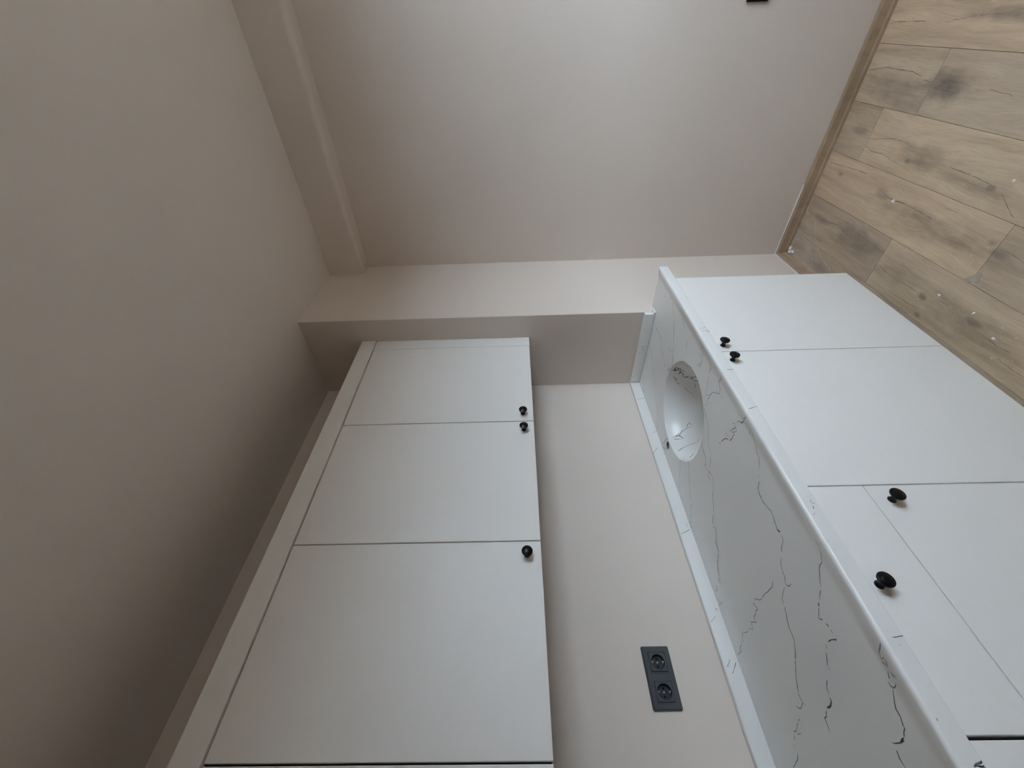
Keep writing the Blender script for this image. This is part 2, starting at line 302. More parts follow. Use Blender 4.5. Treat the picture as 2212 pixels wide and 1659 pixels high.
VEINS_S=[[12,-12360,8489,-12453,8554,-12637,8697],[9,-12287,8639,-12358,8681,-12462,8791,-12440,8686],[8,-10969,8566,-10900,8495,-10984,8482],[8,-11135,8613,-11295,8805],[8,-1423,8790,-1398,8682,-1348,8425],[8,-3592,8617,-3499,8405],[8,-4409,8593,-4678,8844,-4812,8897],[9,-8421,8843,-8347,8687,-8235,8458],[8,-8009,8531,-8115,8528,-8151,8455]]
VEINS_F=[[8,236,8280,162,8196,178,8107],[10,-2168,8391,-2116,8337],[11,-2077,8165,-2088,8106],[8,-4169,8380,-4161,8241,-4091,8131],[8,-4349,8357,-4295,8254,-4375,8115,-4239,8167],[10,-6357,8303,-6340,8109],[7,-6423,8232,-6426,8168],[10,-8001,8370,-7907,8095],[10,-9536,8312,-9550,8279],[12,-10790,8223,-10855,8258,-10880,8243,-10873,8182],[10,-10937,8267,-11017,8289],[12,-11112,8313,-11151,8362],[8,-13453,8301,-13428,8098],[8,-13554,8253,-13583,8241],[14,-14526,8386,-14561,8390],[20,-15064,8273,-15023,8169,-15013,8119,-15054,8195,-15074,8129],[20,-15054,8237,-15070,8181,-15054,8126]]
VEINS_C=[[9,-2488,8469,-2505,8669,-2166,8548,-2124,8800],[8,-1715,8850,-1697,8787]]
CRACKS=[[4,5066,-13647,4869,-13703,3297,-13727],[3,2484,-13697,1977,-13778,1325,-13867,475,-13905],[5,5037,-12248,4109,-12395,3396,-12370,2742,-12363,2223,-12259],[5,2151,-12174,1673,-12164],[3,3289,-10136,2920,-10207,2300,-10347,1849,-10391,1302,-10374],[4,3261,-9865,2873,-9784,2211,-9814,1277,-9719],[4,-865,-10097,-1490,-10083,-2087,-10056,-2494,-10004],[4,4966,-8889,4402,-8919,3207,-9010,2511,-9027],[5,4565,-7985,4369,-7997],[5,1260,-8694,989,-8633,524,-8590,-16,-8671],[5,4101,-6736,3539,-6700,2681,-6873,1792,-6705],[4,1378,-7147,916,-7140],[4,360,-8640,-297,-8647,-1330,-8580],[3,-1565,-9028,-2083,-9039],[3,-416,-6451,-1258,-6325,-1968,-6378,-2472,-6392],[3,-2779,-6538,-3397,-6563,-4106,-6617],[3,-1431,-5867,-2250,-5890,-2936,-5922],[3,-4116,-8669,-4381,-8650,-4771,-8577],[3,-6020,-6108,-6472,-6078,-6904,-6102],[3,-5200,-6431,-5792,-6373,-6175,-6423],[3,-2875,-9914,-3689,-9452],[3,-533,-12181,-1427,-12125]]
DUST=[[20,5159,-4964,5122,-5145,4979,-5270,4710,-5380],[18,3599,-5218,3267,-5051,3095,-4812,3059,-4538],[25,4149,-6460,3563,-5791,2899,-5406,2271,-5205,1790,-5102],[35,4877,-4550,4105,-4583,3197,-4536,2692,-4525],[25,3792,-4479,3140,-4479],[22,5237,-7270,5237,-6869,5153,-6607],[22,5071,-7306,5079,-6722,4864,-6499],[22,4620,-4765,4371,-4974],[20,4770,-6352,4639,-6128,4292,-6047],[18,3455,-5438,3361,-5261],[25,5237,-4975,5237,-5177,5237,-5431,5237,-5731,5237,-6191],[22,5237,-6601,5237,-6895,5237,-7326]]

# ------------------------------------------------------------------ the room
def struct(name, mb, m, label=None, **kw):
    o = mb.build(name, m, **kw); o['kind'] = 'structure'
    if label: o['label'] = label
    return o
T = 0.16
struct('wall_back', MB().box(XL - T, XW + T, 0, T, FZ - 0.05, ZC + 0.1), M_WALL, 'greige wall carrying the kitchen units')
struct('wall_right', MB().box(XW, XW + T, WY - T, 0, FZ - 0.05, ZC + 0.1), M_WALL, 'bare greige side wall')
struct('wall_left', MB().box(XL - T, XL, WY - T, 0, FZ - 0.05, ZC + 0.1), M_WALL, 'greige wall at the far left end of the room')
mb = MB()
mb.box(XL, WX0, WY - T, WY, FZ - 0.05, ZC + 0.1); mb.box(WX1, XW, WY - T, WY, FZ - 0.05, ZC + 0.1)
mb.box(WX0, WX1, WY - T, WY, FZ - 0.05, WZ0); mb.box(WX0, WX1, WY - T, WY, WZ1, ZC + 0.1)
struct('wall_front', mb, M_WALL, 'greige wall with the window opposite the kitchen units')
struct('ceiling', MB().box(XL - T, XW + T, WY - T, T, ZC, ZC + 0.12), M_CEIL, 'plain greige painted ceiling')
struct('column', MB().box(0, XW + 0.02, -DC, 0.02, FZ - 0.02, ZC + 0.02), M_WALL, 'greige boxed column in the corner beside the units', bevel=0.003)
# beam along the top of the right wall, its lower edge softly rounded
bx0, bz0, rr = XW - 0.0915, ZC - 0.1839, 0.022
prof = [(XW + 0.02, ZC + 0.02), (bx0, ZC + 0.02)] + [(bx0 + rr - rr * math.cos(a), bz0 + rr - rr * math.sin(a)) for a in [k * PI / 16 for k in range(9)]] + [(XW + 0.02, bz0)]
struct('beam', MB().prism(prof, WY - 0.02, -DC + 0.02, lambda u, v, t: (u, t, v)), M_WALL, 'greige boxed beam under the ceiling along the right wall', smooth=True)

# window
w = thing('window_1', None, None, ((WX0 + WX1) / 2, WY - 0.1, WZ0)); w['kind'] = 'structure'; w['label'] = 'white framed two-casement window'
fw = 0.055; y0, y1 = WY - 0.12, WY - 0.06; xm = (WX0 + WX1) / 2
mb = MB()
for a in ((WX0, WX0 + fw, WZ0, WZ1), (WX1 - fw, WX1, WZ0, WZ1), (WX0 + fw, WX1 - fw, WZ0, WZ0 + fw), (WX0 + fw, WX1 - fw, WZ1 - fw, WZ1), (xm - 0.045, xm + 0.045, WZ0 + fw, WZ1 - fw)):
    mb.box(a[0], a[1], y0, y1, a[2], a[3])
mb.build('window_frame', M_FRAME, w)
for a, b_ in ((WX0 + fw, xm - 0.045), (xm + 0.045, WX1 - fw)):
    MB().box(a, b_, WY - 0.094, WY - 0.090, WZ0 + fw, WZ1 - fw).build('pane', M_GLASS, w)
MB().box(WX0 - 0.03, WX1 + 0.03, WY - 0.06, WY + 0.03, WZ0 - 0.03, WZ0 + 0.001).build('window_sill', M_STONE, w, bevel=0.003)

# floor: screed bed with oak laminate planks running along the units
fl = struct('floor', MB().box(XL, XW, WY, 0, FZ - 0.05, FZ - 0.009), M_SUB, 'rustic oak laminate floor with white plaster crumbs')
PW = 0.187 * GS
_, ref = g2(0, -0.746)
ROWS = {  # row index: list of joints along x, tints from right to left
    2: ([-0.60], [(0.90, 0.90, 0.95), (0.98, 0.96, 0.93)]),
    1: ([], [(0.86, 0.84, 0.84)]),
    0: ([-0.03, -1.30], [(0.80, 0.78, 0.79), (1.02, 1.0, 0.97), (0.95, 0.95, 0.95)]),
    -1: ([-0.385, -1.66], [(1.03, 0.985, 0.94), (0.84, 0.82, 0.82), (1, 1, 1)]),
    -2: ([0.333, -0.95, -2.2], [(0.86, 0.85, 0.86), (1.07, 1.04, 1.0), (0.95, 0.95, 0.95), (1, 1, 1)]),
    -3: ([0.166, -1.11], [(0.95, 0.94, 0.95), (0.92, 0.91, 0.92), (1, 1, 1)]),
    -4: ([-0.50], [(1.08, 1.03, 0.98), (1.0, 0.98, 0.95)])}
r0 = math.ceil((0 - ref) / PW); r1 = math.floor((WY - ref) / PW)
for r in range(r1, r0 + 1):
    ya, yb = ref + r * PW, ref + (r + 1) * PW              # row 0 lies just behind the reference joint
    ya, yb = max(ya, WY), min(yb, 0.0)
    if yb - ya < 0.02: continue
    if r in ROWS:
        js, tints = ROWS[r]; js = [g2(j, 0)[0] for j in js]
    else:
        s = random.uniform(-1.2, 0.3); js = [s - 1.28 * k for k in range(4)]; tints = [tuple([random.uniform(0.88, 1.1)] * 3) for k in range(6)]
    js = [j for j in js if j > XL + 0.05]
    last = js[-1] if js else XW
    while last - 1.28 > XL + 0.05: last -= 1.28; js.append(last)
    ends = [XW - 0.001] + js + [XL]
    for k in range(len(ends) - 1):
        g = 0.0005
        o = MB().box(ends[k + 1] + g, ends[k] - g, ya + g, yb - g, FZ - 0.009, FZ).build('plank', M_OAK if r in ROWS and k < 2 else M_OAK_PLAIN, fl, bevel=0.0007, seg=1)
        t = tints[k] if k < len(tints) else (1, 1, 1)
        o.color = (*t, 1)

# ribbons: marks that lie in a surface (quartz veins, cracks in the oak pattern)
def ribbons(lines, fn, unit, step, jit, wmin, gap, rng, wscale):
    mb = MB()
    for L in lines:
        wd = L[0] * wscale; pts = [Vector((L[i] * unit, L[i + 1] * unit)) for i in range(1, len(L), 2)]
        sm = []
        for a, c in zip(pts, pts[1:]):
            n = max(1, int((c - a).length / step)); d = (c - a)
            pn = Vector((-d.y, d.x)).normalized() if d.length > 1e-9 else Vector((0, 0))
            for k in range(n):
                q = a + d * (k / n)
                if k or a is not pts[0]: q = q + pn * rng.uniform(-jit, jit)
                sm.append(q)
        sm.append(pts[-1])
        prev = None; ww = wd
        for i, q in enumerate(sm):
            d = (sm[min(i + 1, len(sm) - 1)] - sm[max(i - 1, 0)])
            if d.length < 1e-9: continue
            pn = Vector((-d.y, d.x)).normalized()
            ww = 0.5 * ww + 0.5 * wd * rng.uniform(wmin, 1.45)
            h = ww * (0.45 if i in (0, len(sm) - 1) else 1.0) / 2
            cur = (mb.bm.verts.new(fn(*(q + pn * h))), mb.bm.verts.new(fn(*(q - pn * h))))
            if prev and rng.random() > gap:
                mb.bm.faces.new((prev[0], cur[0], cur[1], prev[1]))
            prev = cur
    loose = [v for v in mb.bm.verts if not v.link_faces]
    for v in loose: mb.bm.verts.remove(v)
    return mb

def floorpt(x, y): x, y = g2(x, y); return (x, y, FZ + 0.0002)
o = ribbons(CRACKS, floorpt, 1e-4, 0.008, 0.0012, 0.15, 0.04, random.Random(3), 0.00048).build('wood_crack', M_CRACK, fl, fixn=False)
o['kind'] = 'stuff'; o['label'] = 'thin dark cracks in the oak pattern'

o = ribbons(DUST, floorpt, 1e-4, 0.008, 0.0015, 0.1, 0.22, random.Random(4), 0.00015).build('dust_smear', M_DUST, fl, fixn=False)
o['kind'] = 'stuff'; o['label'] = 'wiped arcs of pale plaster dust in the corner'
# skirting boards
def skirting(name, label, fn, a, b, m, bead):
    prof = [(0, FZ), (0.016, FZ), (0.016, FZ + 0.012), (0.0125, FZ + 0.018), (0.0125, FZ + 0.047), (0.009, FZ + 0.0545), (0, FZ + 0.0545)]
    o = struct(name, MB().prism(prof, a, b, fn), m, label)
    o.color = (0.74, 0.69, 0.66, 1)
    sp = [(0, FZ + 0.0545), (0.0045, FZ + 0.0545), (0.003, FZ + 0.0565), (0, FZ + 0.0580)]
    MB().prism(sp, *bead, fn).build('sealant_or_gap_shade', M_SEAL, o)
    return o
skirting('baseboard_right', 'oak foil skirting board along the bare side wall', lambda u, v, t: (XW - u, t, v), WY, -DC, M_SKIRT_Y, (-0.78, -DC))
skirting('baseboard_column', 'oak foil skirting board along the foot of the column', lambda u, v, t: (t, -DC - u, v), 0.03, XW - 0.0005, M_SKIRT, (0.03, XW - 0.0005))

# ------------------------------------------------------------------ knobs
def knob_mesh():
    prof = [(0.0068, 0), (0.0068, 0.0015), (0.0052, 0.003), (0.0044, 0.007), (0.0048, 0.011), (0.0070, 0.0145), (0.0104, 0.0170), (0.0121, 0.0190), (0.0125, 0.0208),
            (0.0119, 0.0224), (0.0100, 0.0234), (0.0088, 0.0235), (0.0075, 0.0243), (0.0045, 0.0252), (0.0018, 0.0255)]
    o = MB().lathe(prof, lambda x, y, h: (1.24 * x, -1.12 * h, 1.24 * y), 40, cap0=True).build('knob', M_BLACK, smooth=True)
    me = o.data; bpy.data.objects.remove(o); return me
KNOB = knob_mesh()
def knob(parent, x, y, z):
    o = bpy.data.objects.new('knob', KNOB); COL.objects.link(o); o.location = (x, y, z)
    o.parent = parent; o.matrix_parent_inverse = parent_inv(parent); o['label'] = 'round black cabinet knob'
    return o

def panel(name, parent, x0, x1, yf, z0, z1, t=0.018, m=None, bev=0.0012):
    return MB().box(x0, x1, yf, yf + t, z0, z1).build(name, m or M_WHITE, parent, bevel=bev, seg=2)

# ------------------------------------------------------------------ upper cabinets
U0, U1, U2, U3, U4 = -0.0655, -0.5352, -1.0028, -1.4706, -1.9400
g = 0.0017
def carcass(parent, x0, x1, y0, y1, z0, z1): return MB().box(x0, x1, y0, y1, z0, z1).build('body', M_CARC_SHADE, parent)
UF = 'white wall cabinets above the worktop'
c = thing('wall_cabinet', 'double-door white wall cabinet next to the column, two black knobs', 'cabinet', ((U2 + 0) / 2, -YU / 2, ZU), UF)
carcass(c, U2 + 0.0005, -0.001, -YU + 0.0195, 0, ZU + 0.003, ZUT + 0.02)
d = panel('door', c, U1 + g, U0 - 0.0008, -YU, ZU, ZUT - 0.0022); knob(d, -0.4965, -YU, 1.4440)
d = panel('door', c, U2 + g, U1 - g, -YU, ZU, ZUT - 0.0022); knob(d, -0.5775, -YU, 1.4430)
panel('filler_panel', c, U0 + 0.0004, -0.0008, -YU - 0.0004, ZU - 0.001, ZUT - 0.0010)
c = thing('wall_cabinet', 'single-door white wall cabinet above the double socket, one black knob', 'cabinet', ((U3 + U2) / 2, -YU / 2, ZU), UF)
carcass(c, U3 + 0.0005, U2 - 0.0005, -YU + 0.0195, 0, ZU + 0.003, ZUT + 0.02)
d = panel('door', c, U3 + g, U2 - g, -YU, ZU, ZUT - 0.0022); knob(d, -1.0432, -YU, 1.4450)
c = thing('wall_cabinet', 'white wall cabinet cut off by the frame, farthest from the column', 'cabinet', ((U4 + U3) / 2, -YU / 2, ZU), UF)
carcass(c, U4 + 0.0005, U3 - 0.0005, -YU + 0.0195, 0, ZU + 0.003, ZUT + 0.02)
d = panel('door', c, U4 + g, U3 - g - 0.001, -YU, ZU, ZUT - 0.0022); knob(d, U4 + 0.04, -YU, 1.4450)
tag(panel('fascia_board', None, U4, -0.0008, -YU - 0.0035, ZUT + 0.0022, ZCT, 0.018, bev=0.0016), 'long white fascia board running above the wall cabinet doors', 'fascia board')

# ------------------------------------------------------------------ base cabinets
S0, S1, S2, S3 = -0.002, -0.5101, -1.0262, -1.4716
ZB, ZD, ZTOP = 0.0788, 0.662, ZT - TH
BF = 'white base cabinets under the worktop'
c = thing('base_cabinet', 'double-door white base cabinet under the round sink', 'cabinet', ((S0 + S2) / 2, -YB / 2, FZ), BF)
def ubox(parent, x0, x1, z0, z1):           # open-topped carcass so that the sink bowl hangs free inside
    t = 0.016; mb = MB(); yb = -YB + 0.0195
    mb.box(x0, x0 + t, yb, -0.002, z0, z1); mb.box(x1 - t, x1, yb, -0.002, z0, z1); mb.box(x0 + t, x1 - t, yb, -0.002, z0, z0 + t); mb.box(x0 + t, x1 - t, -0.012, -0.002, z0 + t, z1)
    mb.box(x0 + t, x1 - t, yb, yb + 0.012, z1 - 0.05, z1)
    return mb.build('body', M_CARC_SHADE, parent)
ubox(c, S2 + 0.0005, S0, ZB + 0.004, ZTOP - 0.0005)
d = panel('door', c, S1 + 0.0011, S0, -YB, ZB, ZTOP - 0.004); knob(d, -0.4772, -YB, 0.7720)
d = panel('door', c, S2 + 0.0013, S1 - 0.0011, -YB, ZB, ZTOP - 0.004); knob(d, -0.5557, -YB, 0.7720)
c = thing('base_cabinet', 'white base cabinet with one drawer over one door, under the double socket', 'cabinet', ((S3 + S2) / 2, -YB / 2, FZ), BF)
ubox(c, S3 + 0.0005, S2 - 0.0005, ZB + 0.004, ZTOP - 0.0005)
d = panel('drawer_front', c, S3 + 0.0022, S2 - 0.0013, -YB, ZD + 0.0013, ZTOP - 0.004); knob(d, -1.2480, -YB, 0.7710)
d = panel('door', c, S3 + 0.0022, S2 - 0.0013, -YB, ZB, ZD - 0.0013); knob(d, -1.0655, -YB, 0.6220)
c = thing('base_cabinet', 'white base cabinet front at the frame corner, behind a wide dark gap', 'cabinet', (-1.77, -YB / 2, FZ), BF)
ubox(c, -2.05, S3 - 0.004, ZB + 0.004, ZTOP - 0.0005)
panel('door', c, -2.048, S3 - 0.0034, -YB, ZB, ZTOP - 0.004)
tag(MB().box(-2.05, S0, -YB + 0.055, -YB + 0.071, FZ, ZB + 0.003).build('plinth_board', M_PLINTH), 'recessed white plinth board under the base cabinets', 'plinth')

# ------------------------------------------------------------------ worktop with moulded round sink
BC = (-0.487, -0.292); BR = 0.19; BD = 0.135
HOLE = (-0.4776, -0.0759); HR = 0.0165
LIPW = 0.050; LIPH = 0.0080
def bowlz(x, y):
    r = math.hypot(x - BC[0], y - BC[1]) / BR
    return ZT - BD * (1 - r ** 2.6) ** (1 / 1.9) if r < 1 else ZT
def topz(y):
    u = (-YT + LIPW - y) / (LIPW - 0.008)
    u = max(0.0, min(1.0, u)); return ZT + LIPH * u * u * (3 - 2 * u)
wt = thing('worktop', 'white quartz worktop with fine grey veins and a moulded round sink', 'worktop', (-1.0, -YT / 2, ZTOP))
XLW = -2.05
outer = [(XLW, -YT + LIPW), (XE, -YT + LIPW), (XE, -DC - 0.0005), (-0.001, -DC - 0.0005), (-0.001, -0.001), (XLW, -0.001)]
NB, NH = 96, 24
c1 = [(BC[0] + (BR + 0.002) * math.cos(2 * PI * k / NB), BC[1] + (BR + 0.002) * math.sin(2 * PI * k / NB)) for k in range(NB)]
c2 = [(HOLE[0] + HR * math.cos(2 * PI * k / NH), HOLE[1] + HR * math.sin(2 * PI * k / NH)) for k in range(NH)]
pts = outer + c1 + c2
def loop(a, n): return [(a + i, a + (i + 1) % n) for i in range(n)]
edges = loop(0, 6) + loop(6, NB) + loop(6 + NB, NH)
vo, eo, fo, _, _, _ = delaunay_2d_cdt([Vector(p) for p in pts], edges, [list(range(6))], 1, 1e-6)
keep = []
for f in fo:
    cx = sum(vo[i].x for i in f) / len(f); cy = sum(vo[i].y for i in f) / len(f)
    if math.hypot(cx - BC[0], cy - BC[1]) < BR or math.hypot(cx - HOLE[0], cy - HOLE[1]) < HR: continue
    keep.append(f)
mb = MB()
top = [mb.bm.verts.new((p.x, p.y, ZT)) for p in vo]; bot = [mb.bm.verts.new((p.x, p.y, ZT - 0.02)) for p in vo]
cnt = {}
for f in keep:
    mb.bm.faces.new([top[i] for i in f]); mb.bm.faces.new([bot[i] for i in reversed(f)])
    for i in range(len(f)):
        k = (f[i], f[(i + 1) % len(f)]); cnt[k] = cnt.get(k, 0) + 1
for (i, j) in cnt:
    if (j, i) not in cnt: mb.bm.faces.new((top[j], top[i], bot[i], bot[j]))
prof = [(-YT + LIPW - (LIPW - 0.008) * k / 10, topz(-YT + LIPW - (LIPW - 0.008) * k / 10)) for k in range(11)]
prof += [(-YT + 0.008 - 0.008 * math.sin(a), ZT + LIPH - 0.007 + 0.007 * math.cos(a)) for a in [k * PI / 16 for k in range(1, 9)]]
prof += [(-YT, ZT - TH + 0.002), (-YT + 0.002, ZT - TH), (-YT + LIPW + 0.02, ZT - TH), (-YT + LIPW + 0.02, ZT - 0.02), (-YT + LIPW, ZT - 0.02)]
mb.prism(prof, XLW, XE, lambda u, v, t: (t, u, v))
slab = mb.build('slab', M_QUARTZ, wt, smooth=True)
tag(slab, 'white quartz slab with raised front lip')
# bowl
rs = [1.0 - 0.0 * k for k in range(0)]
prof = [(BR + 0.002, ZT), (BR + 0.0008, ZT - 0.0003), (BR, ZT - 0.0015)]
for k in range(1, 41):
    a = k / 40 * PI / 2; r = math.cos(a) ** 0.9 * 0.999
    prof.append((max(r * BR, 0.024), bowlz(BC[0] + r * BR, BC[1]) if r * BR > 0.024 else None))
prof = [q for q in prof if q[1] is not None]; prof.append((0.024, prof[-1][1] - 0.0005)); prof.append((0.022, prof[-1][1] - 0.02))
prof = [(r, min(z, ZT)) for r, z in prof]
bowl = MB().lathe(prof, lambda x, y, h: (BC[0] + x, BC[1] + y, h), 96, cap1=False).build('sink_bowl', M_QUARTZ, wt, smooth=True)
tag(bowl, 'round moulded sink bowl')
zb = ZT - BD
MB().lathe([(0.0235, zb - 0.0005), (0.0235, zb + 0.0012), (0.019, zb + 0.0015), (0.017, zb - 0.003), (0.004, zb - 0.004)], lambda x, y, h: (BC[0] + x, BC[1] + y, h), 32).build('drain', M_STEEL, bowl, smooth=True)
# inside of the tap hole, its shade painted as a dark colour
MB().lathe([(HR, ZT - 0.0005), (HR - 0.0005, ZT - 0.035), (0.002, ZT - 0.036)], lambda x, y, h: (HOLE[0] + x, HOLE[1] + y, h), 24, cap1=True).build('tap_hole', M_CARC_SHADE, wt, smooth=True)

def backsplash(x0, x1, y0, y1): return MB().box(x0, x1, y0, y1, ZT, ZT + HB).build('backsplash', M_QUARTZ, wt, bevel=0.0028, seg=3, smooth=True)
bs1 = backsplash(XLW, -0.0012, -TB, -0.0018)
bs2 = backsplash(-TB, -0.0012, -DC, -TB - 0.0004)
sl = MB(); sl.box(-TB, 0.010, -DC - 0.010, -DC - 0.0005, ZT, ZT + 0.010); sl.build('sealant_or_gap_shade', M_SEAL, wt, bevel=0.003)
MB().box(XLW, -0.0014, -0.0018, 0, ZT + HB - 0.012, ZT + HB - 0.006).build('sealant_or_gap_shade', M_HOLE, wt)  # black strip painting the shade in the gap behind the backsplash, not sealant

rng = random.Random(11)
def tfn(x, y):
    z = bowlz(x, y) if math.hypot(x - BC[0], y - BC[1]) < BR else topz(y)
    return (x, y, z + 0.0003)
def wfn(x, y):
    dx, dy = x - BC[0], y - BC[1]; r = math.hypot(dx, dy)
    if r > BR * 0.995: s = BR * 0.995 / r; dx *= s; dy *= s; r = BR * 0.995
    e = 1e-4; z = bowlz(BC[0] + dx, BC[1] + dy); r2 = max(r - 0.0005, 1e-6); z2 = bowlz(BC[0] + dx * r2 / r, BC[1] + dy * r2 / r)
    n = Vector((-(z - z2), 0.0005)).normalized() * 0.0006
    s = (r + n.x) / r if r > 1e-6 else 1
    return (BC[0] + dx * s, BC[1] + dy * s, z + n.y)
VW = 0.00016
def veins(lines, fn, parent, jit=0.0012, step=0.006):
    o = ribbons(lines, fn, 1e-4, step, jit, 0.25, 0.06, rng, VW).build('vein', M_VEIN, parent, fixn=False)
    o['kind'] = 'stuff'; o['label'] = 'fine grey veins in the quartz'; return o
veins(VEINS_T, tfn, slab)
veins(VEINS_F, lambda x, z: (x, -YT - 0.0003, z), slab, 0.0006, 0.004)
veins(VEINS_W, wfn, bowl)
veins(VEINS_S, lambda x, z: (x, -TB - 0.0003, z), bs1, 0.0006, 0.004)
veins(VEINS_C, lambda y, z: (-TB - 0.0003, y, z), bs2, 0.0006, 0.004)

# ------------------------------------------------------------------ double socket on the back wall
def rrect(hx, hz, r, n=6):
    out = []
    for sx, sz, a0 in ((1, 1, 0), (-1, 1, PI / 2), (-1, -1, PI), (1, -1, 3 * PI / 2)):
        for k in range(n + 1):
            a = a0 + k / n * PI / 2; out.append((sx * (hx - r) + r * math.cos(a), sz * (hz - r) + r * math.sin(a)))
    return out
SX, SZ = -1.26565, 1.06965
so = thing('double_socket', 'dark grey double power socket on the wall above the worktop', 'socket', (SX, 0, SZ))
HX, HZ = 0.0768, 0.0405
CX = (-0.0355, 0.0355); HS = 0.0268
# frame plate with two square windows, gently domed edge
mb = MB(); bm = mb.bm
def ringverts(hx, hz, r, y): return [bm.verts.new((SX + u, y, SZ + v)) for u, v in rrect(hx, hz, r)]
rings = [ringverts(HX, HZ, 0.004, 0), ringverts(HX, HZ, 0.004, -0.005), ringverts(HX - 0.0012, HZ - 0.0012, 0.0034, -0.0075), ringverts(HX - 0.004, HZ - 0.004, 0.002, -0.0092)]
for a, b_ in zip(rings, rings[1:]):
    n = len(a)
    for k in range(n): bm.faces.new((a[k], a[(k + 1) % n], b_[(k + 1) % n], b_[k]))
plate = mb.build('frame_plate', M_ANTHRA, so, smooth=True)
# front of the plate as a flat face with two openings
mb = MB(); bm = mb.bm
o2 = rrect(HX - 0.004, HZ - 0.004, 0.002); n0 = len(o2)
sq = []
for cx in CX: sq.append([(cx - HS, -HS), (cx + HS, -HS), (cx + HS, HS), (cx - HS, HS)])
pts = o2 + sq[0] + sq[1]
vo, eo, fo, _, _, _ = delaunay_2d_cdt([Vector(p) for p in pts], loop(0, n0) + loop(n0, 4) + loop(n0 + 4, 4), [list(range(n0))], 1, 1e-7)
vt = [bm.verts.new((SX + p.x, -0.0092, SZ + p.y)) for p in vo]
for f in fo:
    cx = sum(vo[i].x for i in f) / len(f); cy = sum(vo[i].y for i in f) / len(f)
    if any(abs(cx - c0) < HS and abs(cy) < HS for c0 in CX): continue
    bm.faces.new([vt[i] for i in f])
mb.build('plate_front', M_ANTHRA, so)
def ringbox(mb, cx, h0, h1, ya, yb):          # square ring between half-widths h0 > h1
    mb.box(SX + cx - h0, SX + cx + h0, ya, yb, SZ + h1, SZ + h0); mb.box(SX + cx - h0, SX + cx + h0, ya, yb, SZ - h0, SZ - h1)
    mb.box(SX + cx - h0, SX + cx - h1, ya, yb, SZ - h1, SZ + h1); mb.box(SX + cx + h1, SX + cx + h0, ya, yb, SZ - h1, SZ + h1)
WR = 0.0195
for cx in CX:
    ringbox_mb = MB(); ringbox(ringbox_mb, cx, HS, HS - 0.0024, -0.0110, -0.002); ringbox_mb.build('inner_frame', M_ANTHRA, so)
    # socket insert: square face with a round well
    hs = HS - 0.0036; mb = MB(); bm = mb.bm; NS = 48
    sqp = [(cx - hs, -hs), (cx + hs, -hs), (cx + hs, hs), (cx - hs, hs)]; ci = [(cx + WR * math.cos(2 * PI * k / NS), WR * math.sin(2 * PI * k / NS)) for k in range(NS)]
    vo, eo, fo, _, _, _ = delaunay_2d_cdt([Vector(p) for p in sqp + ci], loop(0, 4) + loop(4, NS), [[0, 1, 2, 3]], 1, 1e-7)
    yf = -0.0128
    vt = [bm.verts.new((SX + p.x, yf, SZ + p.y)) for p in vo]
    for f in fo:
        if math.hypot(sum(vo[i].x for i in f) / 3 - cx, sum(vo[i].y for i in f) / 3) < WR: continue
        bm.faces.new([vt[i] for i in f])
    b4 = [bm.verts.new((SX + u, -0.002, SZ + v)) for u, v in sqp]; t4 = [bm.verts.new((SX + u, yf, SZ + v)) for u, v in sqp]
    for k in range(4): bm.faces.new((t4[k], t4[(k + 1) % 4], b4[(k + 1) % 4], b4[k]))
    ins = mb.build('socket_insert', M_ANTHRA, so)
    MB().lathe([(WR, yf), (WR - 0.0012, yf + 0.0012), (WR - 0.0016, -0.0006)], lambda x, y, h: (SX + cx + x, h, SZ + y), NS).build('socket_well', M_DARKPL, ins, smooth=True)
    for s in (-1, 1):
        MB().lathe([(0.0030, -0.0006), (0.0030, -0.0010), (0.0024, -0.0010), (0.0022, -0.0008)], lambda x, y, h: (SX + cx + s * 0.0095 + x, h, SZ + y), 16).build('pin_hole', M_HOLE, ins)
        MB().box(SX + cx - 0.0026, SX + cx + 0.0026, yf + 0.002, -0.0006, SZ + s * (WR - 0.0042) - 0.0012, SZ + s * (WR - 0.0042) + 0.0012).build('earth_clip', M_STEEL, ins, bevel=0.0006)
    MB().lathe([(0.0026, -0.0006), (0.0026, -0.0022), (0.0019, -0.0026)], lambda x, y, h: (SX + cx + x, h, SZ + y), 16).build('screw', M_STEEL, ins)

# ------------------------------------------------------------------ black socket on the side wall, at the frame edge
ya, yb, za, zb_ = -1.5240, -1.4430, 0.4780, 0.5590
ws = thing('wall_switch', 'black wall plate low on the bare side wall', 'wall plate', (XW, (ya + yb) / 2, (za + zb_) / 2))
MB().box(XW - 0.0095, XW, ya, yb, za, zb_).build('frame_plate', M_BLACK, ws, bevel=0.003, seg=3)
MB().box(XW - 0.0125, XW - 0.009, ya + 0.013, yb - 0.013, za + 0.013, zb_ - 0.013).build('rocker', M_BLACK, ws, bevel=0.001)

# ------------------------------------------------------------------ building debris on the floor
def crumb(name, x, y, r, h, seed):
    rg = random.Random(seed); mb = MB(); n = 7
    lo = []; hi = []
    for k in range(n):
        a = 2 * PI * k / n; rad = r * rg.uniform(0.55, 1.15)
        lo.append(mb.bm.verts.new((x + rad * math.cos(a) * 1.3, y + rad * math.sin(a), FZ)))
        hi.append(mb.bm.verts.new((x + rad * 0.6 * math.cos(a) * 1.3, y + rad * 0.6 * math.sin(a), FZ + h * rg.uniform(0.5, 1.0))))
    for k in range(n): mb.bm.faces.new((lo[k], lo[(k + 1) % n], hi[(k + 1) % n], hi[k]))
    mb.bm.faces.new(hi); mb.bm.faces.new(lo[::-1])
    return mb
CHIPS = [(0.058, -0.857, 0.0085), (-0.300, -1.028, 0.0050), (-0.328, -0.670, 0.0055), (-0.461, -0.679, 0.0055), (-0.555, -0.650, 0.0058)]
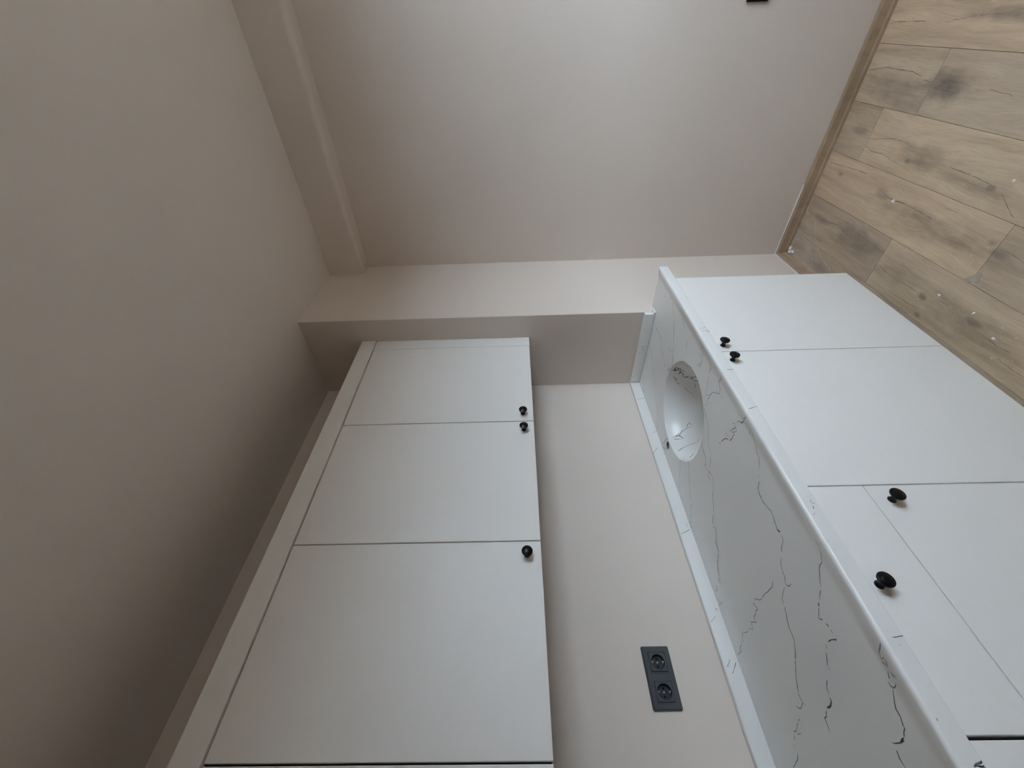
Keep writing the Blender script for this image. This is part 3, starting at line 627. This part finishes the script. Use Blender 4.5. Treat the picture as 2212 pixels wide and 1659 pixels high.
for i, (x, y, r) in enumerate(CHIPS):
    x, y = g2(x, y)
    if i == 0: lab, grp = 'largest white plaster chip on the floor, lying beside a dark knot', None
    elif i == 1: lab, grp = 'white plaster chip farthest out on the floor from the base cabinets', None
    else:
        grp = 'plaster chips before the sink cabinet doors'
        lab = ['small white plaster chip beside a dark knot, nearest the column of three in a row', 'small white plaster chip, middle one of three in a row before the sink cabinet', 'small white plaster chip, last of three in a row, farthest from the column'][i - 2]
    tag(crumb('plaster_chip', x, y, r, 0.004, i).build('plaster_chip', M_PLASTER), lab, 'plaster chip', grp)
SPECK = [(-0.409, -0.889), (-0.04, -0.849), (-0.196, -0.729), (0.119, -0.742), (-0.334, -0.816), (-0.602, -0.684), (-0.569, -0.649), (-0.272, -0.622), (-0.12, -1.163), (-0.064, -1.048),
         (-0.513, -0.704), (-0.426, -0.674), (-0.331, -0.705), (-0.555, -0.688), (-0.638, -0.628), (-0.592, -0.602), (-0.348, -0.797), (0.306, -0.588), (0.049, -0.778), (0.039, -0.9)]
rg = random.Random(5)
SPECK += [(rg.uniform(-0.75, 0.45), rg.uniform(-1.0, -0.60)) for k in range(70)]
mb = MB()
for k, (x, y) in enumerate(SPECK):
    x, y = g2(x, y); r = rg.uniform(0.0012, 0.0026) * (1.0 if k < 20 else 0.6); a = rg.uniform(0, PI)
    vs = [(x + r * math.cos(a + t) * (1.5 if i % 2 else 1), y + r * math.sin(a + t), FZ + 0.0001) for i, t in enumerate((0, 1.6, 3.1, 4.6))] + [(x, y, FZ + r * 0.9)]
    mb.quads(vs, [(0, 1, 4), (1, 2, 4), (2, 3, 4), (3, 0, 4), (3, 2, 1, 0)])
o = mb.build('plaster_crumbs', M_PLASTER); tag(o, 'fine white plaster crumbs scattered over the oak floor', 'debris', None, 'stuff')
# plaster lump in the corner where the two skirtings meet
mb = MB(); rg = random.Random(9)
cx, cy = XW - 0.034, -DC - 0.030
for (dx, dy, rx, ry, h) in [(q[0], q[1], q[2] * 0.72, q[3] * 0.72, q[4] * 0.8) for q in ((0.0, 0.006, 0.020, 0.011, 0.016), (-0.016, -0.002, 0.018, 0.010, 0.010), (0.010, -0.012, 0.009, 0.020, 0.012))]:
    n = 10; prev = None
    for t, hh in ((1.0, 0.0), (0.85, 0.5), (0.5, 0.9), (0.12, 1.0)):
        ring = [mb.bm.verts.new((min(XW - 0.0165, cx + dx + rx * t * math.cos(2 * PI * k / n) * rg.uniform(0.8, 1.2)), min(-DC - 0.0165, cy + dy + ry * t * math.sin(2 * PI * k / n) * rg.uniform(0.8, 1.2)), FZ + h * hh * rg.uniform(0.85, 1.1))) for k in range(n)]
        if prev:
            for k in range(n): mb.bm.faces.new((prev[k], prev[(k + 1) % n], ring[(k + 1) % n], ring[k]))
        prev = ring
    mb.bm.faces.new(prev)
tag(mb.build('plaster_lump', M_PLASTER, smooth=True), 'white plaster splashed in the floor corner where the two skirtings meet', 'plaster lump')
# scrap of clear film
M_FILM, _, bf = mat('cloudy plastic film', (0.60, 0.54, 0.44), 0.4, 0.3); bf.inputs['Alpha'].default_value = 0.40
fp = [g2(*q) for q in ((-0.362, -0.748), (-0.393, -0.789), (-0.402, -0.784), (-0.406, -0.757), (-0.388, -0.752))]
mb = MB(); hts = (0.0004, 0.0018, 0.0010, 0.0022, 0.0006)
lo = [mb.bm.verts.new((x, y, FZ + h)) for (x, y), h in zip(fp, hts)]; hi = [mb.bm.verts.new((x, y, FZ + h + 0.0002)) for (x, y), h in zip(fp, hts)]
mb.bm.faces.new(hi); mb.bm.faces.new(lo[::-1])
for k in range(5): mb.bm.faces.new((lo[k], lo[(k + 1) % 5], hi[(k + 1) % 5], hi[k]))
tag(mb.build('film_scrap', M_FILM), 'small cloudy scrap of plastic film lying on a plank joint', 'plastic scrap')
